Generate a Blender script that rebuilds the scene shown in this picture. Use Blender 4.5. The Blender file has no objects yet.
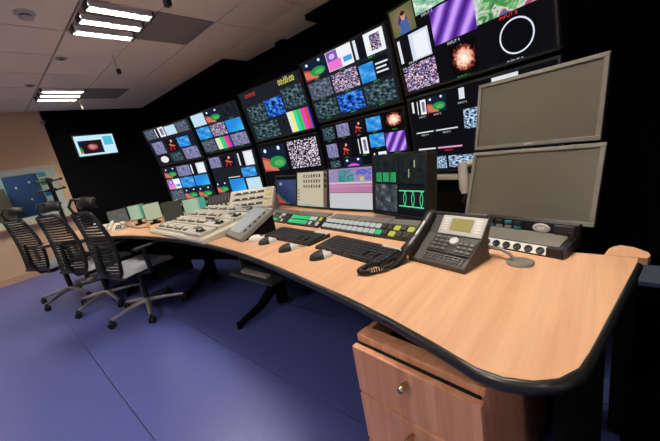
import bpy, bmesh, math, random
from mathutils import Matrix, Vector
random.seed(7)
PI = math.pi; R = math.radians
SC = bpy.context.scene; COL = SC.collection

# ------------------------------------------------------------------ camera
EYE = 1.23; F_PX = 305.7
def camera_axes(yaw, pitch, roll):
    f = Vector((math.cos(pitch)*math.sin(yaw), math.cos(pitch)*math.cos(yaw), math.sin(pitch)))
    rt = Vector((math.cos(yaw), -math.sin(yaw), 0)); dn = f.cross(rt)
    c, s = math.cos(roll), math.sin(roll)
    return c*rt + s*dn, -s*rt + c*dn, f
RT, DN, FW = camera_axes(R(47.3), R(-14.06), R(10.23))
cam = bpy.data.cameras.new('camera'); cam.sensor_width = 36; cam.lens = F_PX/660*36
cam.clip_start = .02; cam.clip_end = 100
co = bpy.data.objects.new('camera', cam); COL.objects.link(co)
m = Matrix((RT, -DN, -FW)).transposed().to_4x4(); m.translation = (0, 0, EYE)
co.matrix_world = m; SC.camera = co
# ------------------------------------------------------------------ world and exposure (a closed room: lit by its lamps)
w = bpy.data.worlds.new('world'); SC.world = w; w.use_nodes = True
w.node_tree.nodes['Background'].inputs[0].default_value = (.05, .055, .065, 1)
w.node_tree.nodes['Background'].inputs[1].default_value = 1
vs = SC.view_settings
vs.view_transform = 'Standard'; vs.look = 'None'; vs.gamma = 1; vs.use_curve_mapping = False
vs.exposure = 0.0
LAMP = 290.0          # emission of the ceiling tubes
SCREEN = 1.0         # emission of the screens
CEIL = 2.5; DESK = .73; WALLY = 6.7; BACKX = 2.92

# ------------------------------------------------------------------ materials
MATS = {}
def lin(c):
    return tuple((x/12.92 if x <= .04045 else ((x+.055)/1.055)**2.4) for x in [v/255 for v in c]) + (1,)
def new(name):
    m = bpy.data.materials.new(name); m.use_nodes = True
    return m, m.node_tree, m.node_tree.nodes['Principled BSDF']
def mat(name, c, rough=.5, metal=0, noise=0, scale=40, bump=0, spec=.5, coat=0):
    if name in MATS: return MATS[name]
    m, t, b = new(name); N = t.nodes; L = t.links
    b.inputs['Roughness'].default_value = rough; b.inputs['Metallic'].default_value = metal
    b.inputs['Specular IOR Level'].default_value = spec; b.inputs['Coat Weight'].default_value = coat
    tc = N.new('ShaderNodeTexCoord'); nz = N.new('ShaderNodeTexNoise')
    nz.inputs['Scale'].default_value = scale; nz.inputs['Detail'].default_value = 4
    L.new(tc.outputs['Object'], nz.inputs['Vector'])
    r = N.new('ShaderNodeValToRGB'); a = lin(c)
    k = noise
    r.color_ramp.elements[0].color = tuple(v*(1-k) for v in a[:3]) + (1,)
    r.color_ramp.elements[1].color = tuple(min(1, v*(1+k)) for v in a[:3]) + (1,)
    r.color_ramp.elements[0].position = .3; r.color_ramp.elements[1].position = .7
    L.new(nz.outputs['Fac'], r.inputs['Fac']); L.new(r.outputs['Color'], b.inputs['Base Color'])
    if bump:
        bp = N.new('ShaderNodeBump'); bp.inputs['Strength'].default_value = bump; bp.inputs['Distance'].default_value = .002
        L.new(nz.outputs['Fac'], bp.inputs['Height']); L.new(bp.outputs['Normal'], b.inputs['Normal'])
    MATS[name] = m; return m
def wood(name, c1, c2, axis=1, rough=.4, scale=6, stretch=.06):
    m, t, b = new(name); N = t.nodes; L = t.links
    tc = N.new('ShaderNodeTexCoord'); mp = N.new('ShaderNodeMapping')
    s = [scale]*3; s[axis] = scale*stretch; mp.inputs['Scale'].default_value = s
    L.new(tc.outputs['Object'], mp.inputs['Vector'])
    n1 = N.new('ShaderNodeTexNoise'); n1.inputs['Scale'].default_value = 4; n1.inputs['Detail'].default_value = 8; n1.inputs['Roughness'].default_value = .65
    n1.inputs['Distortion'].default_value = .4
    L.new(mp.outputs['Vector'], n1.inputs['Vector'])
    r = N.new('ShaderNodeValToRGB'); r.color_ramp.elements[0].position = .3; r.color_ramp.elements[1].position = .7
    r.color_ramp.elements[0].color = lin(c1); r.color_ramp.elements[1].color = lin(c2)
    L.new(n1.outputs['Fac'], r.inputs['Fac']); L.new(r.outputs['Color'], b.inputs['Base Color'])
    b.inputs['Roughness'].default_value = rough
    MATS[name] = m; return m
def emit(name, c, s=1.0):
    if name in MATS: return MATS[name]
    m, t, b = new(name); N = t.nodes
    e = N.new('ShaderNodeEmission'); e.inputs[0].default_value = lin(c); e.inputs[1].default_value = s
    t.links.new(e.outputs[0], N['Material Output'].inputs['Surface']); MATS[name] = m; return m
def picture(name, kind, stops, scale=6.0, s=None, angle=0, const=False, dist=0.0):
    """a picture shown on a screen: emission whose colour is a ramp over a procedural pattern in UV"""
    m, t, b = new(name); N = t.nodes; L = t.links
    uv = N.new('ShaderNodeTexCoord'); mp = N.new('ShaderNodeMapping'); L.new(uv.outputs['UV'], mp.inputs['Vector'])
    mp.inputs['Rotation'].default_value = (0, 0, angle)
    out = None
    if kind == 'noise':
        n = N.new('ShaderNodeTexNoise'); n.inputs['Scale'].default_value = scale; n.inputs['Detail'].default_value = 3; n.inputs['Distortion'].default_value = dist
        L.new(mp.outputs[0], n.inputs['Vector']); out = n.outputs['Fac']
    elif kind == 'cell':
        n = N.new('ShaderNodeTexVoronoi'); n.inputs['Scale'].default_value = scale
        L.new(mp.outputs[0], n.inputs['Vector'])
        sp = N.new('ShaderNodeSeparateColor'); L.new(n.outputs['Color'], sp.inputs[0]); out = sp.outputs[0]
    elif kind == 'grad':
        sp = N.new('ShaderNodeSeparateXYZ'); L.new(mp.outputs[0], sp.inputs[0]); out = sp.outputs['X']
        if dist:
            n = N.new('ShaderNodeTexNoise'); n.inputs['Scale'].default_value = scale; L.new(mp.outputs[0], n.inputs['Vector'])
            a = N.new('ShaderNodeMath'); a.operation = 'MULTIPLY_ADD'; a.inputs[1].default_value = dist
            L.new(n.outputs['Fac'], a.inputs[0]); L.new(out, a.inputs[2])
            q = N.new('ShaderNodeMath'); q.operation = 'SUBTRACT'; q.inputs[1].default_value = dist*.5; L.new(a.outputs[0], q.inputs[0]); out = q.outputs[0]
    elif kind == 'wave':
        n = N.new('ShaderNodeTexWave'); n.inputs['Scale'].default_value = scale; n.inputs['Distortion'].default_value = dist
        L.new(mp.outputs[0], n.inputs['Vector']); out = n.outputs['Fac']
    elif kind == 'radial':
        d = N.new('ShaderNodeVectorMath'); d.operation = 'DISTANCE'; d.inputs[1].default_value = (.5, .5, 0)
        L.new(mp.outputs[0], d.inputs[0]); out = d.outputs['Value']
        if dist:
            n = N.new('ShaderNodeTexNoise'); n.inputs['Scale'].default_value = scale; n.inputs['Detail'].default_value = 5; L.new(mp.outputs[0], n.inputs['Vector'])
            a = N.new('ShaderNodeMath'); a.operation = 'MULTIPLY_ADD'; a.inputs[1].default_value = dist
            L.new(n.outputs['Fac'], a.inputs[0]); L.new(out, a.inputs[2]); out = a.outputs[0]
    r = N.new('ShaderNodeValToRGB'); cr = r.color_ramp
    if const: cr.interpolation = 'CONSTANT'
    while len(cr.elements) < len(stops): cr.elements.new(.5)
    for el, (p, c) in zip(cr.elements, stops): el.position = p
    for el, (p, c) in zip(cr.elements, stops): el.position = p; el.color = lin(c)
    L.new(out, r.inputs['Fac'])
    e = N.new('ShaderNodeEmission'); e.inputs[1].default_value = SCREEN if s is None else s
    L.new(r.outputs['Color'], e.inputs[0]); L.new(e.outputs[0], N['Material Output'].inputs['Surface'])
    MATS[name] = m; return m

BLACK = mat('black_plastic', (22, 22, 23), .42)
MBLACK = mat('matt_black', (9, 9, 9), .9, spec=.1)
DARK = mat('dark_grey_plastic', (46, 46, 48), .4)
BEZEL = mat('grey_bezel_plastic', (118, 113, 104), .4)
GREY = mat('mid_grey_plastic', (150, 146, 138), .45, noise=.04)
LGREY = mat('warm_light_grey_plastic', (205, 198, 184), .45, noise=.04)
WHITE = mat('white_plastic', (232, 230, 224), .4)
SILVER = mat('silver_plastic', (206, 204, 200), .34, .15)
ALU = mat('polished_aluminium', (205, 200, 192), .28, .9)
BRASS = mat('satin_metal', (190, 172, 140), .25, .95)
WOOD = wood('beech_desktop', (216, 160, 120), (236, 186, 146), 0, .36)
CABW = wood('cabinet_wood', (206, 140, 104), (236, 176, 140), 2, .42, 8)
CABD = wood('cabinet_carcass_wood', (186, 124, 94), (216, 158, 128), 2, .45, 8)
TILE = mat('ceiling_tile_mineral', (243, 231, 208), .95, noise=.05, scale=120, bump=.3, spec=.1)
GRID = mat('ceiling_grid_metal', (150, 132, 120), .7)
VENT = mat('perforated_vent_plate', (140, 131, 122), .8, noise=.15, scale=300)
FLOORM = mat('blue_speckled_vinyl', (80, 88, 152), .34, noise=.22, scale=260, bump=.15, spec=.45)
SEAM = mat('floor_seam', (110, 104, 120), .6)
BEIGE = mat('beige_wall_paint', (222, 188, 150), .8, noise=.03, scale=8)
PALE = mat('off_white_wall_paint', (232, 222, 208), .8, noise=.03, scale=8)
CURT = mat('black_wall_fabric', (10, 10, 11), .95, noise=.3, scale=30, spec=.08)
CURT2 = mat('black_drape', (13, 13, 14), .95, noise=.4, scale=60, spec=.08)
FRAMEM = mat('pale_green_window_frame', (196, 208, 192), .4)
SEATF = mat('grey_seat_fabric', (158, 160, 168), .9, noise=.12, scale=300, bump=.4)
MESHF = mat('black_mesh_fabric', (24, 23, 23), .7, noise=.2, scale=400)
OFFSCR = mat('switched_off_screen', (92, 87, 74), .28, spec=.7)  # base colour lifted to stand in for the lit room's reflection
LCD = mat('olive_lcd', (150, 146, 88), .3)

P = {}
P['crowd'] = picture('picture_crowd', 'cell', [(0, (30, 26, 40)), (.25, (120, 104, 150)), (.5, (226, 214, 232)), (.72, (96, 88, 130)), (.9, (240, 150, 170))], 26, const=True)
P['crowdbw'] = picture('picture_crowd_grey', 'cell', [(0, (16, 12, 18)), (.4, (210, 195, 215)), (.6, (70, 56, 76)), (.8, (235, 225, 235))], 30, const=True)
P['bars'] = picture('picture_colour_bars', 'grad', [(0, (225, 230, 225)), (.15, (240, 236, 120)), (.3, (60, 214, 190)), (.45, (50, 200, 80)), (.62, (225, 70, 190)), (.8, (225, 70, 60)), (.93, (70, 70, 220))], const=True)
P['blue'] = picture('picture_blue', 'noise', [(.25, (30, 90, 180)), (.5, (50, 150, 228)), (.8, (150, 210, 246))], 2.5)
P['cyan'] = picture('picture_cyan', 'grad', [(0, (40, 140, 225)), (.6, (60, 180, 245)), (1, (150, 220, 250))], 3, angle=.7, dist=.3)
P['purple'] = picture('picture_purple_drape', 'wave', [(0, (72, 34, 130)), (.5, (130, 80, 200)), (1, (206, 160, 250))], .8, angle=.5, dist=1.6)
P['fire'] = picture('picture_firework', 'radial', [(.3, (255, 246, 225)), (.48, (244, 176, 150)), (.58, (130, 54, 40)), (.66, (12, 10, 12))], 9, dist=.45)
P['ring'] = picture('picture_ring', 'radial', [(0, (14, 14, 18)), (.40, (225, 232, 248)), (.44, (14, 14, 18))], const=True)
P['ball'] = picture('picture_white_ball', 'radial', [(0, (235, 228, 225)), (.36, (26, 22, 26))], const=True)
P['field'] = picture('picture_stadium', 'grad', [(0, (150, 40, 40)), (.16, (220, 110, 80)), (.3, (40, 150, 60)), (.52, (40, 140, 70)), (.62, (14, 30, 60)), (1, (20, 40, 96))], 3, angle=-1.25, dist=.35)
P['lav'] = picture('picture_lavender', 'noise', [(.3, (84, 84, 122)), (.5, (128, 126, 168)), (.75, (170, 170, 206))], 5)
P['grey'] = picture('picture_grey', 'noise', [(.3, (40, 46, 60)), (.55, (90, 98, 116)), (.75, (160, 170, 190))], 7)
P['people'] = picture('picture_people', 'noise', [(.35, (14, 22, 28)), (.5, (44, 66, 74)), (.6, (90, 112, 118)), (.78, (150, 165, 168))], 7)
P['bluepeople'] = picture('picture_blue_people', 'noise', [(.38, (10, 20, 50)), (.5, (30, 90, 200)), (.72, (110, 190, 245))], 5)
P['icy'] = picture('picture_pale_blue_crowd', 'noise', [(.4, (12, 24, 40)), (.5, (110, 150, 190)), (.62, (225, 236, 245))], 9)
P['redfig'] = picture('picture_red_figure', 'noise', [(.46, (16, 10, 14)), (.55, (150, 30, 26)), (.63, (240, 160, 120))], 6, dist=1)
P['doc'] = picture('picture_white_page', 'grad', [(0, (228, 232, 238)), (.12, (20, 22, 30)), (.42, (226, 232, 242)), (1, (236, 240, 246))], const=True)
P['page'] = picture('picture_page_with_photo', 'radial', [(0, (86, 80, 110)), (.2, (130, 120, 150)), (.3, (232, 236, 246)), (.6, (222, 228, 242))], 8, const=True)
P['bluepage'] = picture('picture_pale_blue_page', 'wave', [(0, (120, 190, 230)), (.5, (200, 232, 244)), (1, (236, 246, 250))], 3)
P['pink'] = picture('picture_pink', 'grad', [(0, (236, 110, 205)), (.35, (244, 170, 225)), (.6, (200, 190, 240)), (1, (110, 170, 240))], 3, angle=.9, dist=.3)
P['magenta'] = picture('picture_magenta_stage', 'radial', [(0, (250, 190, 245)), (.3, (220, 70, 210)), (.55, (80, 30, 110))], 4, dist=.1)
P['person'] = picture('picture_presenter', 'radial', [(0, (70, 96, 150)), (.22, (46, 60, 100)), (.3, (140, 110, 90)), (.6, (96, 104, 64))], 8, dist=.12)
P['greenwhite'] = picture('picture_green_white', 'noise', [(.3, (30, 120, 80)), (.45, (150, 200, 170)), (.6, (232, 240, 232))], 3)
P['collage'] = picture('picture_collage', 'noise', [(.3, (60, 40, 110)), (.42, (80, 160, 70)), (.52, (220, 226, 220)), (.6, (180, 60, 80)), (.7, (60, 110, 170))], 4, dist=1)
P['dim'] = picture('picture_dim', 'noise', [(.3, (16, 18, 24)), (.7, (40, 44, 54))], 5)
P['textlines'] = picture('picture_text_lines', 'wave', [(0, (14, 16, 24)), (.6, (20, 22, 30)), (.75, (210, 215, 225))], 2.4, angle=PI/2)
P['whitebar'] = emit('picture_white_bar', (220, 225, 230)); P['pinkbar'] = emit('picture_pink_bar', (230, 150, 200))
SCRN = emit('dark_screen_glow', (16, 16, 20))
GRN = emit('green_caption', (70, 190, 90)); WHT = emit('white_caption', (205, 205, 205)); YEL = emit('yellow_clock', (235, 230, 110)); RED = emit('red_caption', (215, 60, 50))

# ------------------------------------------------------------------ mesh builder
class MB:
    def __init__(s): s.v = []; s.f = []; s.mi = []; s.uv = {}; s.M = Matrix(); s.mats = []; s.cur = 0; s.smooth = set()
    def use(s, m):
        if m not in s.mats: s.mats.append(m)
        s.cur = s.mats.index(m); return s
    def at(s, M): s.M = M; return s
    def add(s, vs, fs, smooth=False):
        b = len(s.v); s.v += [tuple(s.M @ Vector(p)) for p in vs]
        for f in fs:
            if smooth: s.smooth.add(len(s.f))
            s.f.append(tuple(i+b for i in f)); s.mi.append(s.cur)
        return s
    def box(s, c, d, bev=0):
        x, y, z = c; a, b, e = d[0]/2, d[1]/2, d[2]/2
        if bev <= 0:
            vs = [(x+i*a, y+j*b, z+k*e) for i in (-1, 1) for j in (-1, 1) for k in (-1, 1)]
            return s.add(vs, [(0, 1, 3, 2), (4, 6, 7, 5), (0, 4, 5, 1), (2, 3, 7, 6), (0, 2, 6, 4), (1, 5, 7, 3)])
        q = min(bev, a*.98, b*.98, e*.98); bm = bmesh.new(); bmesh.ops.create_cube(bm, size=1)
        for v in bm.verts: v.co = (v.co.x*2*a, v.co.y*2*b, v.co.z*2*e)
        bmesh.ops.bevel(bm, geom=bm.edges[:], offset=q, segments=2, profile=.5, affect='EDGES')
        vs = [(v.co.x+x, v.co.y+y, v.co.z+z) for v in bm.verts]; bm.verts.index_update()
        fs = [[v.index for v in f.verts] for f in bm.faces]; bm.free()
        return s.add(vs, fs)
    def quad(s, a, b, c, d, uv=True):
        n = len(s.f); s.add([a, b, c, d], [(0, 1, 2, 3)])
        s.uv[n] = ((0, 0), (1, 0), (1, 1), (0, 1)); return s
    def tube(s, pts, r, n=8, cap=True):
        pts = [Vector(p) for p in pts]; rings = []
        rr = r if isinstance(r, (list, tuple)) else [r]*len(pts)
        up = None
        for i, p in enumerate(pts):
            t = (pts[min(i+1, len(pts)-1)] - pts[max(i-1, 0)]).normalized()
            if up is None: up = Vector((0, 0, 1)) if abs(t.z) < .9 else Vector((1, 0, 0))
            u = (up - t*up.dot(t)).normalized(); up = u; q = t.cross(u)
            rings.append([p + (u*math.cos(2*PI*k/n) + q*math.sin(2*PI*k/n))*rr[i] for k in range(n)])
        vs = [p for g in rings for p in g]; fs = []
        for i in range(len(pts)-1):
            for k in range(n): fs.append((i*n+k, i*n+(k+1) % n, (i+1)*n+(k+1) % n, (i+1)*n+k))
        s.add(vs, fs, True)
        if cap:
            s.add(rings[0], [tuple(range(n-1, -1, -1))]); s.add(rings[-1], [tuple(range(n))])
        return s
    def lathe(s, prof, n=20, c=(0, 0, 0)):
        vs = []; fs = []
        for r_, z in prof:
            for k in range(n): vs.append((c[0]+r_*math.cos(2*PI*k/n), c[1]+r_*math.sin(2*PI*k/n), c[2]+z))
        for i in range(len(prof)-1):
            for k in range(n): fs.append((i*n+k, i*n+(k+1) % n, (i+1)*n+(k+1) % n, (i+1)*n+k))
        s.add(vs, fs, True)
        s.add(vs[:n], [tuple(range(n-1, -1, -1))]); s.add(vs[-n:], [tuple(range(n))]); return s
    def prism(s, poly, z0, z1):
        n = len(poly); vs = [(x, y, z0) for x, y in poly] + [(x, y, z1) for x, y in poly]
        return s.add(vs, [tuple(range(n-1, -1, -1)), tuple(range(n, 2*n))] + [(i, (i+1) % n, n+(i+1) % n, n+i) for i in range(n)])
    def side(s, prof, x0, x1):
        """profile in (y,z) extruded along x"""
        n = len(prof); vs = [(x0, y, z) for y, z in prof] + [(x1, y, z) for y, z in prof]
        return s.add(vs, [tuple(range(n)), tuple(range(2*n-1, n-1, -1))] + [(i, n+i, n+(i+1) % n, (i+1) % n) for i in range(n)])
    def grid(s, fn, nu, nv, thick=None):
        vs = [fn(i/nu, j/nv) for j in range(nv+1) for i in range(nu+1)]; w_ = nu+1
        fs = [(j*w_+i, j*w_+i+1, (j+1)*w_+i+1, (j+1)*w_+i) for j in range(nv) for i in range(nu)]
        return s.add(vs, fs, True)
    def mesh(s, name):
        me = bpy.data.meshes.new(name); me.from_pydata(s.v, [], s.f)
        for m_ in s.mats: me.materials.append(m_)
        uvl = me.uv_layers.new(name='UVMap')
        for i, p in enumerate(me.polygons):
            p.material_index = s.mi[i]; p.use_smooth = i in s.smooth
            if i in s.uv:
                for k, li in enumerate(p.loop_indices): uvl.data[li].uv = s.uv[i][k]
        bm = bmesh.new(); bm.from_mesh(me)
        bmesh.ops.recalc_face_normals(bm, faces=bm.faces[:]) if len(s.f) > 1 and not s.uv else None
        bm.to_mesh(me); bm.free(); me.update(); return me
    def build(s, name, parent=None, loc=None):
        o = bpy.data.objects.new(name, s.mesh(name)); COL.objects.link(o)
        if parent: o.parent = parent
        if loc: o.location = loc
        return o
def link(name, me, parent, loc=(0, 0, 0), rz=0):
    o = bpy.data.objects.new(name, me); COL.objects.link(o); o.parent = parent; o.location = loc; o.rotation_euler = (0, 0, rz); return o
def tag(o, label, cat, group=None):
    o['label'] = label; o['category'] = cat
    if group: o['group'] = group
    return o
def thing(name, label, cat, loc=(0, 0, 0), rz=0, group=None):
    o = bpy.data.objects.new(name, None); COL.objects.link(o); o.empty_display_size = .1
    o.location = loc; o.rotation_euler = (0, 0, rz); return tag(o, label, cat, group)
def struct(o, label=None):
    o['kind'] = 'structure'
    if label: o['label'] = label
    return o
def copy_tree(o, parent=None):
    c = o.copy(); COL.objects.link(c); c.parent = parent
    for ch in list(o.children): copy_tree(ch, c)
    return c
def text_mesh(body, size, M, material, name, parent, align='CENTER'):
    cu = bpy.data.curves.new('lettering', 'FONT'); cu.body = body; cu.size = size; cu.align_x = align; cu.align_y = 'CENTER'
    t = bpy.data.objects.new('lettering', cu); COL.objects.link(t)
    dg = bpy.context.evaluated_depsgraph_get(); me = bpy.data.meshes.new_from_object(t.evaluated_get(dg))
    bpy.data.objects.remove(t); me.transform(M); me.materials.clear(); me.materials.append(material); me.name = name
    o = bpy.data.objects.new(name, me); COL.objects.link(o); o.parent = parent; return o
def face_rot(a): return a + PI/2                 # rotation of a thing whose front (-Y) faces direction a
def panel_matrix(z, tilt, y=0): return Matrix.Translation((0, y, z)) @ Matrix.Rotation(-tilt, 4, 'X')
STAND = Matrix.Rotation(PI/2, 4, 'X')            # text in the XY plane stood up to face -Y

# ================================================================== THE ROOM
fl = MB().use(SEAM); fl.box((-.7, 1.6, -.03), (6.7, 10.4, .04)); floor = struct(fl.build('floor'), 'blue vinyl floor laid in wide strips')
me = None
for k in range(-6, 4):
    x0 = .2 + .6*k; x1 = min(x0+.6, BACKX+.02)
    wdt = .5955
    if me is None: me = MB().use(FLOORM).box((0, 0, 0), (wdt, 10.4, .01)).mesh('floor_strip')
    link('floor_strip', me, floor, (x0+.3, 1.6, -.005))
cl = MB().use(GRID); cl.box((-.7, 1.6, CEIL+.03), (6.7, 10.4, .04)); ceiling = struct(cl.build('ceiling'), 'suspended ceiling of square beige tiles')
TX, TY = .52, .62; X0, Y0 = .878, 2.76
def lamp_cell(i, j): return i in (0, -4) and (j % 4) == 0
def vent_cell(i, j): return i == 1 and (j % 4) == 0
tile_me = MB().use(TILE).box((0, 0, 0), (TX-.014, TY-.014, .014)).mesh('ceiling_tile')
vent_me = MB().use(VENT).box((0, 0, 0), (TX-.014, TY-.014, .012)).mesh('ceiling_tile')
NI = range(-9, 4); NJ = range(-10, 7)
for i in NI:
    for j in NJ:
        x = X0+TX*(i+.5); y = Y0+TY*(j+.5)
        if lamp_cell(i, j) or x > BACKX+.1 or y > WALLY+.2: continue
        o = link('ceiling_tile', vent_me if vent_cell(i, j) else tile_me, ceiling, (x, y, CEIL+.003))
        if vent_cell(i, j): o['label'] = 'dark grey perforated vent tile beside the lamp'
# walls
def wall(name, c, d, m_, label):
    return struct(MB().use(m_).box(c, d).build(name), label)
WX0, WX1, WZ0, WZ1 = -.75, .935, .835, 1.665
wb = MB().use(BEIGE)
wb.box(((-4+WX0)/2, WALLY+.06, 1.25), (WX0+4, .12, 2.5)); wb.box(((WX1+1.03)/2, WALLY+.06, 1.25), (1.03-WX1, .12, 2.5))
wb.box(((WX0+WX1)/2, WALLY+.06, WZ0/2), (WX1-WX0, .12, WZ0)); wb.box(((WX0+WX1)/2, WALLY+.06, (WZ1+2.5)/2), (WX1-WX0, .12, 2.5-WZ1))
struct(wb.build('wall_far'), 'beige painted wall with a window into the next room')
wall('wall_far_black', ((1.03+BACKX)/2+.01, WALLY+.04, 1.25), (BACKX-1.03+.02, .12, 2.5), CURT, 'black wall carrying the small television')
wall('wall_video', (BACKX+.06, 1.6, 1.25), (.12, 10.3, 2.5), CURT, 'black wall behind the bank of displays')
wall('wall_left', (-2.45, 1.6, 1.25), (.1, 10.3, 2.5), PALE, 'unseen side wall, pale and set close to bounce light')  # unseen walls, brought in close and kept pale to bounce lamp light upwards
wall('wall_near', (-.7, -2.6, 1.25), (6.7, .1, 2.5), PALE, 'unseen pale wall behind the camera, set close to bounce light')
bb = MB().use(mat('skirting_paint', (206, 172, 136), .6)).box((-1.49, WALLY-.006, .05), (5.04, .012, .10)); struct(bb.build('baseboard_far'), 'beige skirting board')
# window
wf = thing('window_1', 'pale green framed window into the neighbouring room', 'window', ((WX0+WX1)/2, WALLY, WZ0)); del wf['category']; struct(wf)
ww, wh = WX1-WX0, WZ1-WZ0
for nm, c, d in (('window_frame', (0, .01, wh-.045), (ww, .1, .09)), ('window_frame', (0, .01, .045), (ww, .1, .09)),
                 ('window_frame', (ww/2-.06, .01, wh/2), (.12, .1, wh-.18)), ('window_frame', (-ww/2+.05, .01, wh/2), (.10, .1, wh-.18))):
    MB().use(FRAMEM).box(c, d, .006).build(nm, wf)
MB().use(BEIGE).box((0, -.02, -.012), (ww+.06, .12, .024), .004).build('window_sill', wf)
gm, t, b = new('window_glass'); b.inputs['Transmission Weight'].default_value = 1; b.inputs['Roughness'].default_value = 0; b.inputs['IOR'].default_value = 1.05
b.inputs['Base Color'].default_value = (.86, .95, .93, 1)
MB().use(gm).box((0, .03, wh/2), (ww-.2, .006, wh-.18)).build('pane', wf)
# the room behind the window
nb = MB().use(mat('next_room_paint', (170, 190, 196), .8)); NY = WALLY+1.5
nb.box((-.3, NY+.05, 1.25), (4, .1, 2.5)); nb.box((1.6, WALLY+.85, 1.25), (.1, 1.5, 2.5)); nb.box((-2.3, WALLY+.85, 1.25), (.1, 1.5, 2.5))
nb.box((-.3, WALLY+.85, 2.46), (4, 1.5, .08)); nb.box((-.3, WALLY+.85, .02), (4, 1.5, .04)); struct(nb.build('wall_next_room'), 'pale walls of the room behind the window')
bd = thing('notice_board', 'dark blue board hanging in the room behind the window', 'board', (.62, NY-.02, .88))
MB().use(mat('blue_board_felt', (52, 84, 140), .8, noise=.1)).box((0, 0, .4), (.48, .03, .8), .004).build('board', bd)
for q in ((.05, .3), (-.1, .55), (.1, .62), (.2, .15)): MB().use(WHITE).box((q[0], -.018, q[1]), (.03, .004, .04)).build('note', bd)
ps = thing('poster', 'light blue and white poster beside the blue board behind the glass', 'poster', (.965, NY-.005, .90))
MB().use(WHITE).box((0, -.003, .4), (.17, .006, .8)).build('sheet', ps)
for q, c in ((.08, (70, 190, 235)), (.3, (40, 150, 220)), (.52, (90, 160, 110)), (.68, (60, 170, 220))): MB().use(mat('poster_print_%d' % int(q*100), c, .6)).box((0, -.008, q+.05), (.15, .004, .13)).build('print', ps)
dr = thing('storage_cupboard', 'grey cupboard in the room behind the window', 'cupboard', (.06, NY-.3, .04))
MB().use(mat('cupboard_grey', (120, 116, 104), .6)).box((0, 0, .70), (.56, .5, 1.40), .01).build('body', dr); MB().use(DARK).box((.02, -.255, .7), (.008, .01, 1.36)).build('door_gap', dr)
nl = thing('ceiling_lamp', 'lamp in the room behind the window', 'lamp', (-.1, WALLY+.8, 2.40))
MB().use(WHITE).box((0, 0, .012), (1.2, .2, .024)).build('housing', nl); MB().use(emit('next_room_tube', (255, 250, 235), 26)).box((0, 0, -.012), (1.1, .14, .02)).build('diffuser', nl)

# ceiling lamps of three tubes with louvres
TUBE = emit('lamp_tube', (255, 247, 234), LAMP)
def lamp_parts(root):
    MB().use(mat('lamp_tray_metal', (196, 182, 168), .35, .6)).box((0, 0, .045), (TX-.012, TY-.012, .012)).build('tray', root)
    r = MB().use(mat('lamp_rim', (190, 176, 162), .5))
    for sx in (-1, 1): r.box((sx*(TX/2-.012), 0, .02), (.012, TY-.012, .04))
    for sy in (-1, 1): r.box((0, sy*(TY/2-.012), .02), (TX-.03, .012, .04))
    r.build('rim', root)
    for dy in (-.235, 0, .235):
        tb = MB().use(TUBE).tube([(-.215, dy, .012), (.215, dy, .012)], .016, 10).build('tube', root)
        for sx in (-1, 1): MB().use(DARK).box((sx*.229, dy, .0), (.018, .08, .07), .004).build('end_cap', tb)
        lv = MB().use(ALU)
        for k in range(7): lv.box((-.21+.07*k, dy, -.018), (.002, .068, .03))
        MB().use(WHITE).side([(dy-.038, -.034), (dy-.034, .034), (dy+.034, .034), (dy+.038, -.034), (dy+.041, -.034), (dy+.036, .037), (dy-.036, .037), (dy-.041, -.034)], -.22, .22).build('reflector', tb)
        lv.build('louvre', tb)['kind'] = 'stuff'
lamp_labels = {(0, 0): 'nearer three-tube ceiling lamp at the top of the picture', (0, 4): 'far three-tube ceiling lamp by the corner of the black wall'}
base_lamp = None
for i in (0, -4):
    for j in (-8, -4, 0, 4):
        lab = lamp_labels.get((i, j), 'three-tube ceiling lamp out of view behind the camera')
        loc = (X0+TX*(i+.5), Y0+TY*(j+.5), CEIL-.004)
        if base_lamp is None:
            base_lamp = thing('ceiling_lamp', lab, 'lamp', loc, 0, 'three-tube ceiling lamps'); lamp_parts(base_lamp)
        else:
            c = copy_tree(base_lamp); c.location = loc; c['label'] = lab
# smoke detector, sensors, hanging microphones
sd = thing('smoke_detector', 'round white smoke detector on the ceiling at the upper left', 'smoke detector', (.61, 3.13, CEIL-.004))
MB().use(LGREY).lathe([(.062, 0), (.062, -.012), (.05, -.02)], 24).build('base', sd); MB().use(MBLACK).lathe([(.036, -.02), (.036, -.03)], 20).build('slot', sd); MB().use(LGREY).lathe([(.043, -.03), (.04, -.042), (.02, -.05)], 20).build('cap', sd)
for (x, y, lab) in ((.95, 4.08, 'small flush sensor in the ceiling between the two lamps'), (.8, 5.13, 'small flush sensor in the ceiling left of the far lamp')):
    s_ = thing('ceiling_sensor', lab, 'sensor', (x, y, CEIL-.004), 0, 'flush ceiling sensors')
    MB().use(GREY).lathe([(.05, 0), (.046, -.008)], 20).build('plate', s_); MB().use(DARK).lathe([(.02, -.008), (.014, -.016)], 16).build('lens', s_)
for (x, y, dr_, lab, s0) in ((1.34, 3.86, .14, 'small dark microphone hanging from the ceiling behind the near lamp', 1), (1.30, 2.42, .06, 'small dark microphone hanging at the top edge beside the near lamp', 1.2), (1.40, 5.90, .10, 'small pale microphone hanging below the far lamp', .8)):
    h_ = thing('hanging_microphone', lab, 'microphone', (x, y, CEIL-.004), 0, 'microphones hanging from the ceiling')
    MB().use(LGREY).tube([(0, 0, 0), (.01, 0, -dr_)], .007, 6).build('stem', h_)
    MB().use(BLACK if s0 >= 1 else LGREY).box((.012, 0, -dr_-.022), (.035*s0, .05*s0, .05), .008).build('capsule', h_)
cb = thing('wall_camera', 'small white security camera at the top corner of the beige wall', 'camera', (1.0, WALLY, 2.28))
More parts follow.
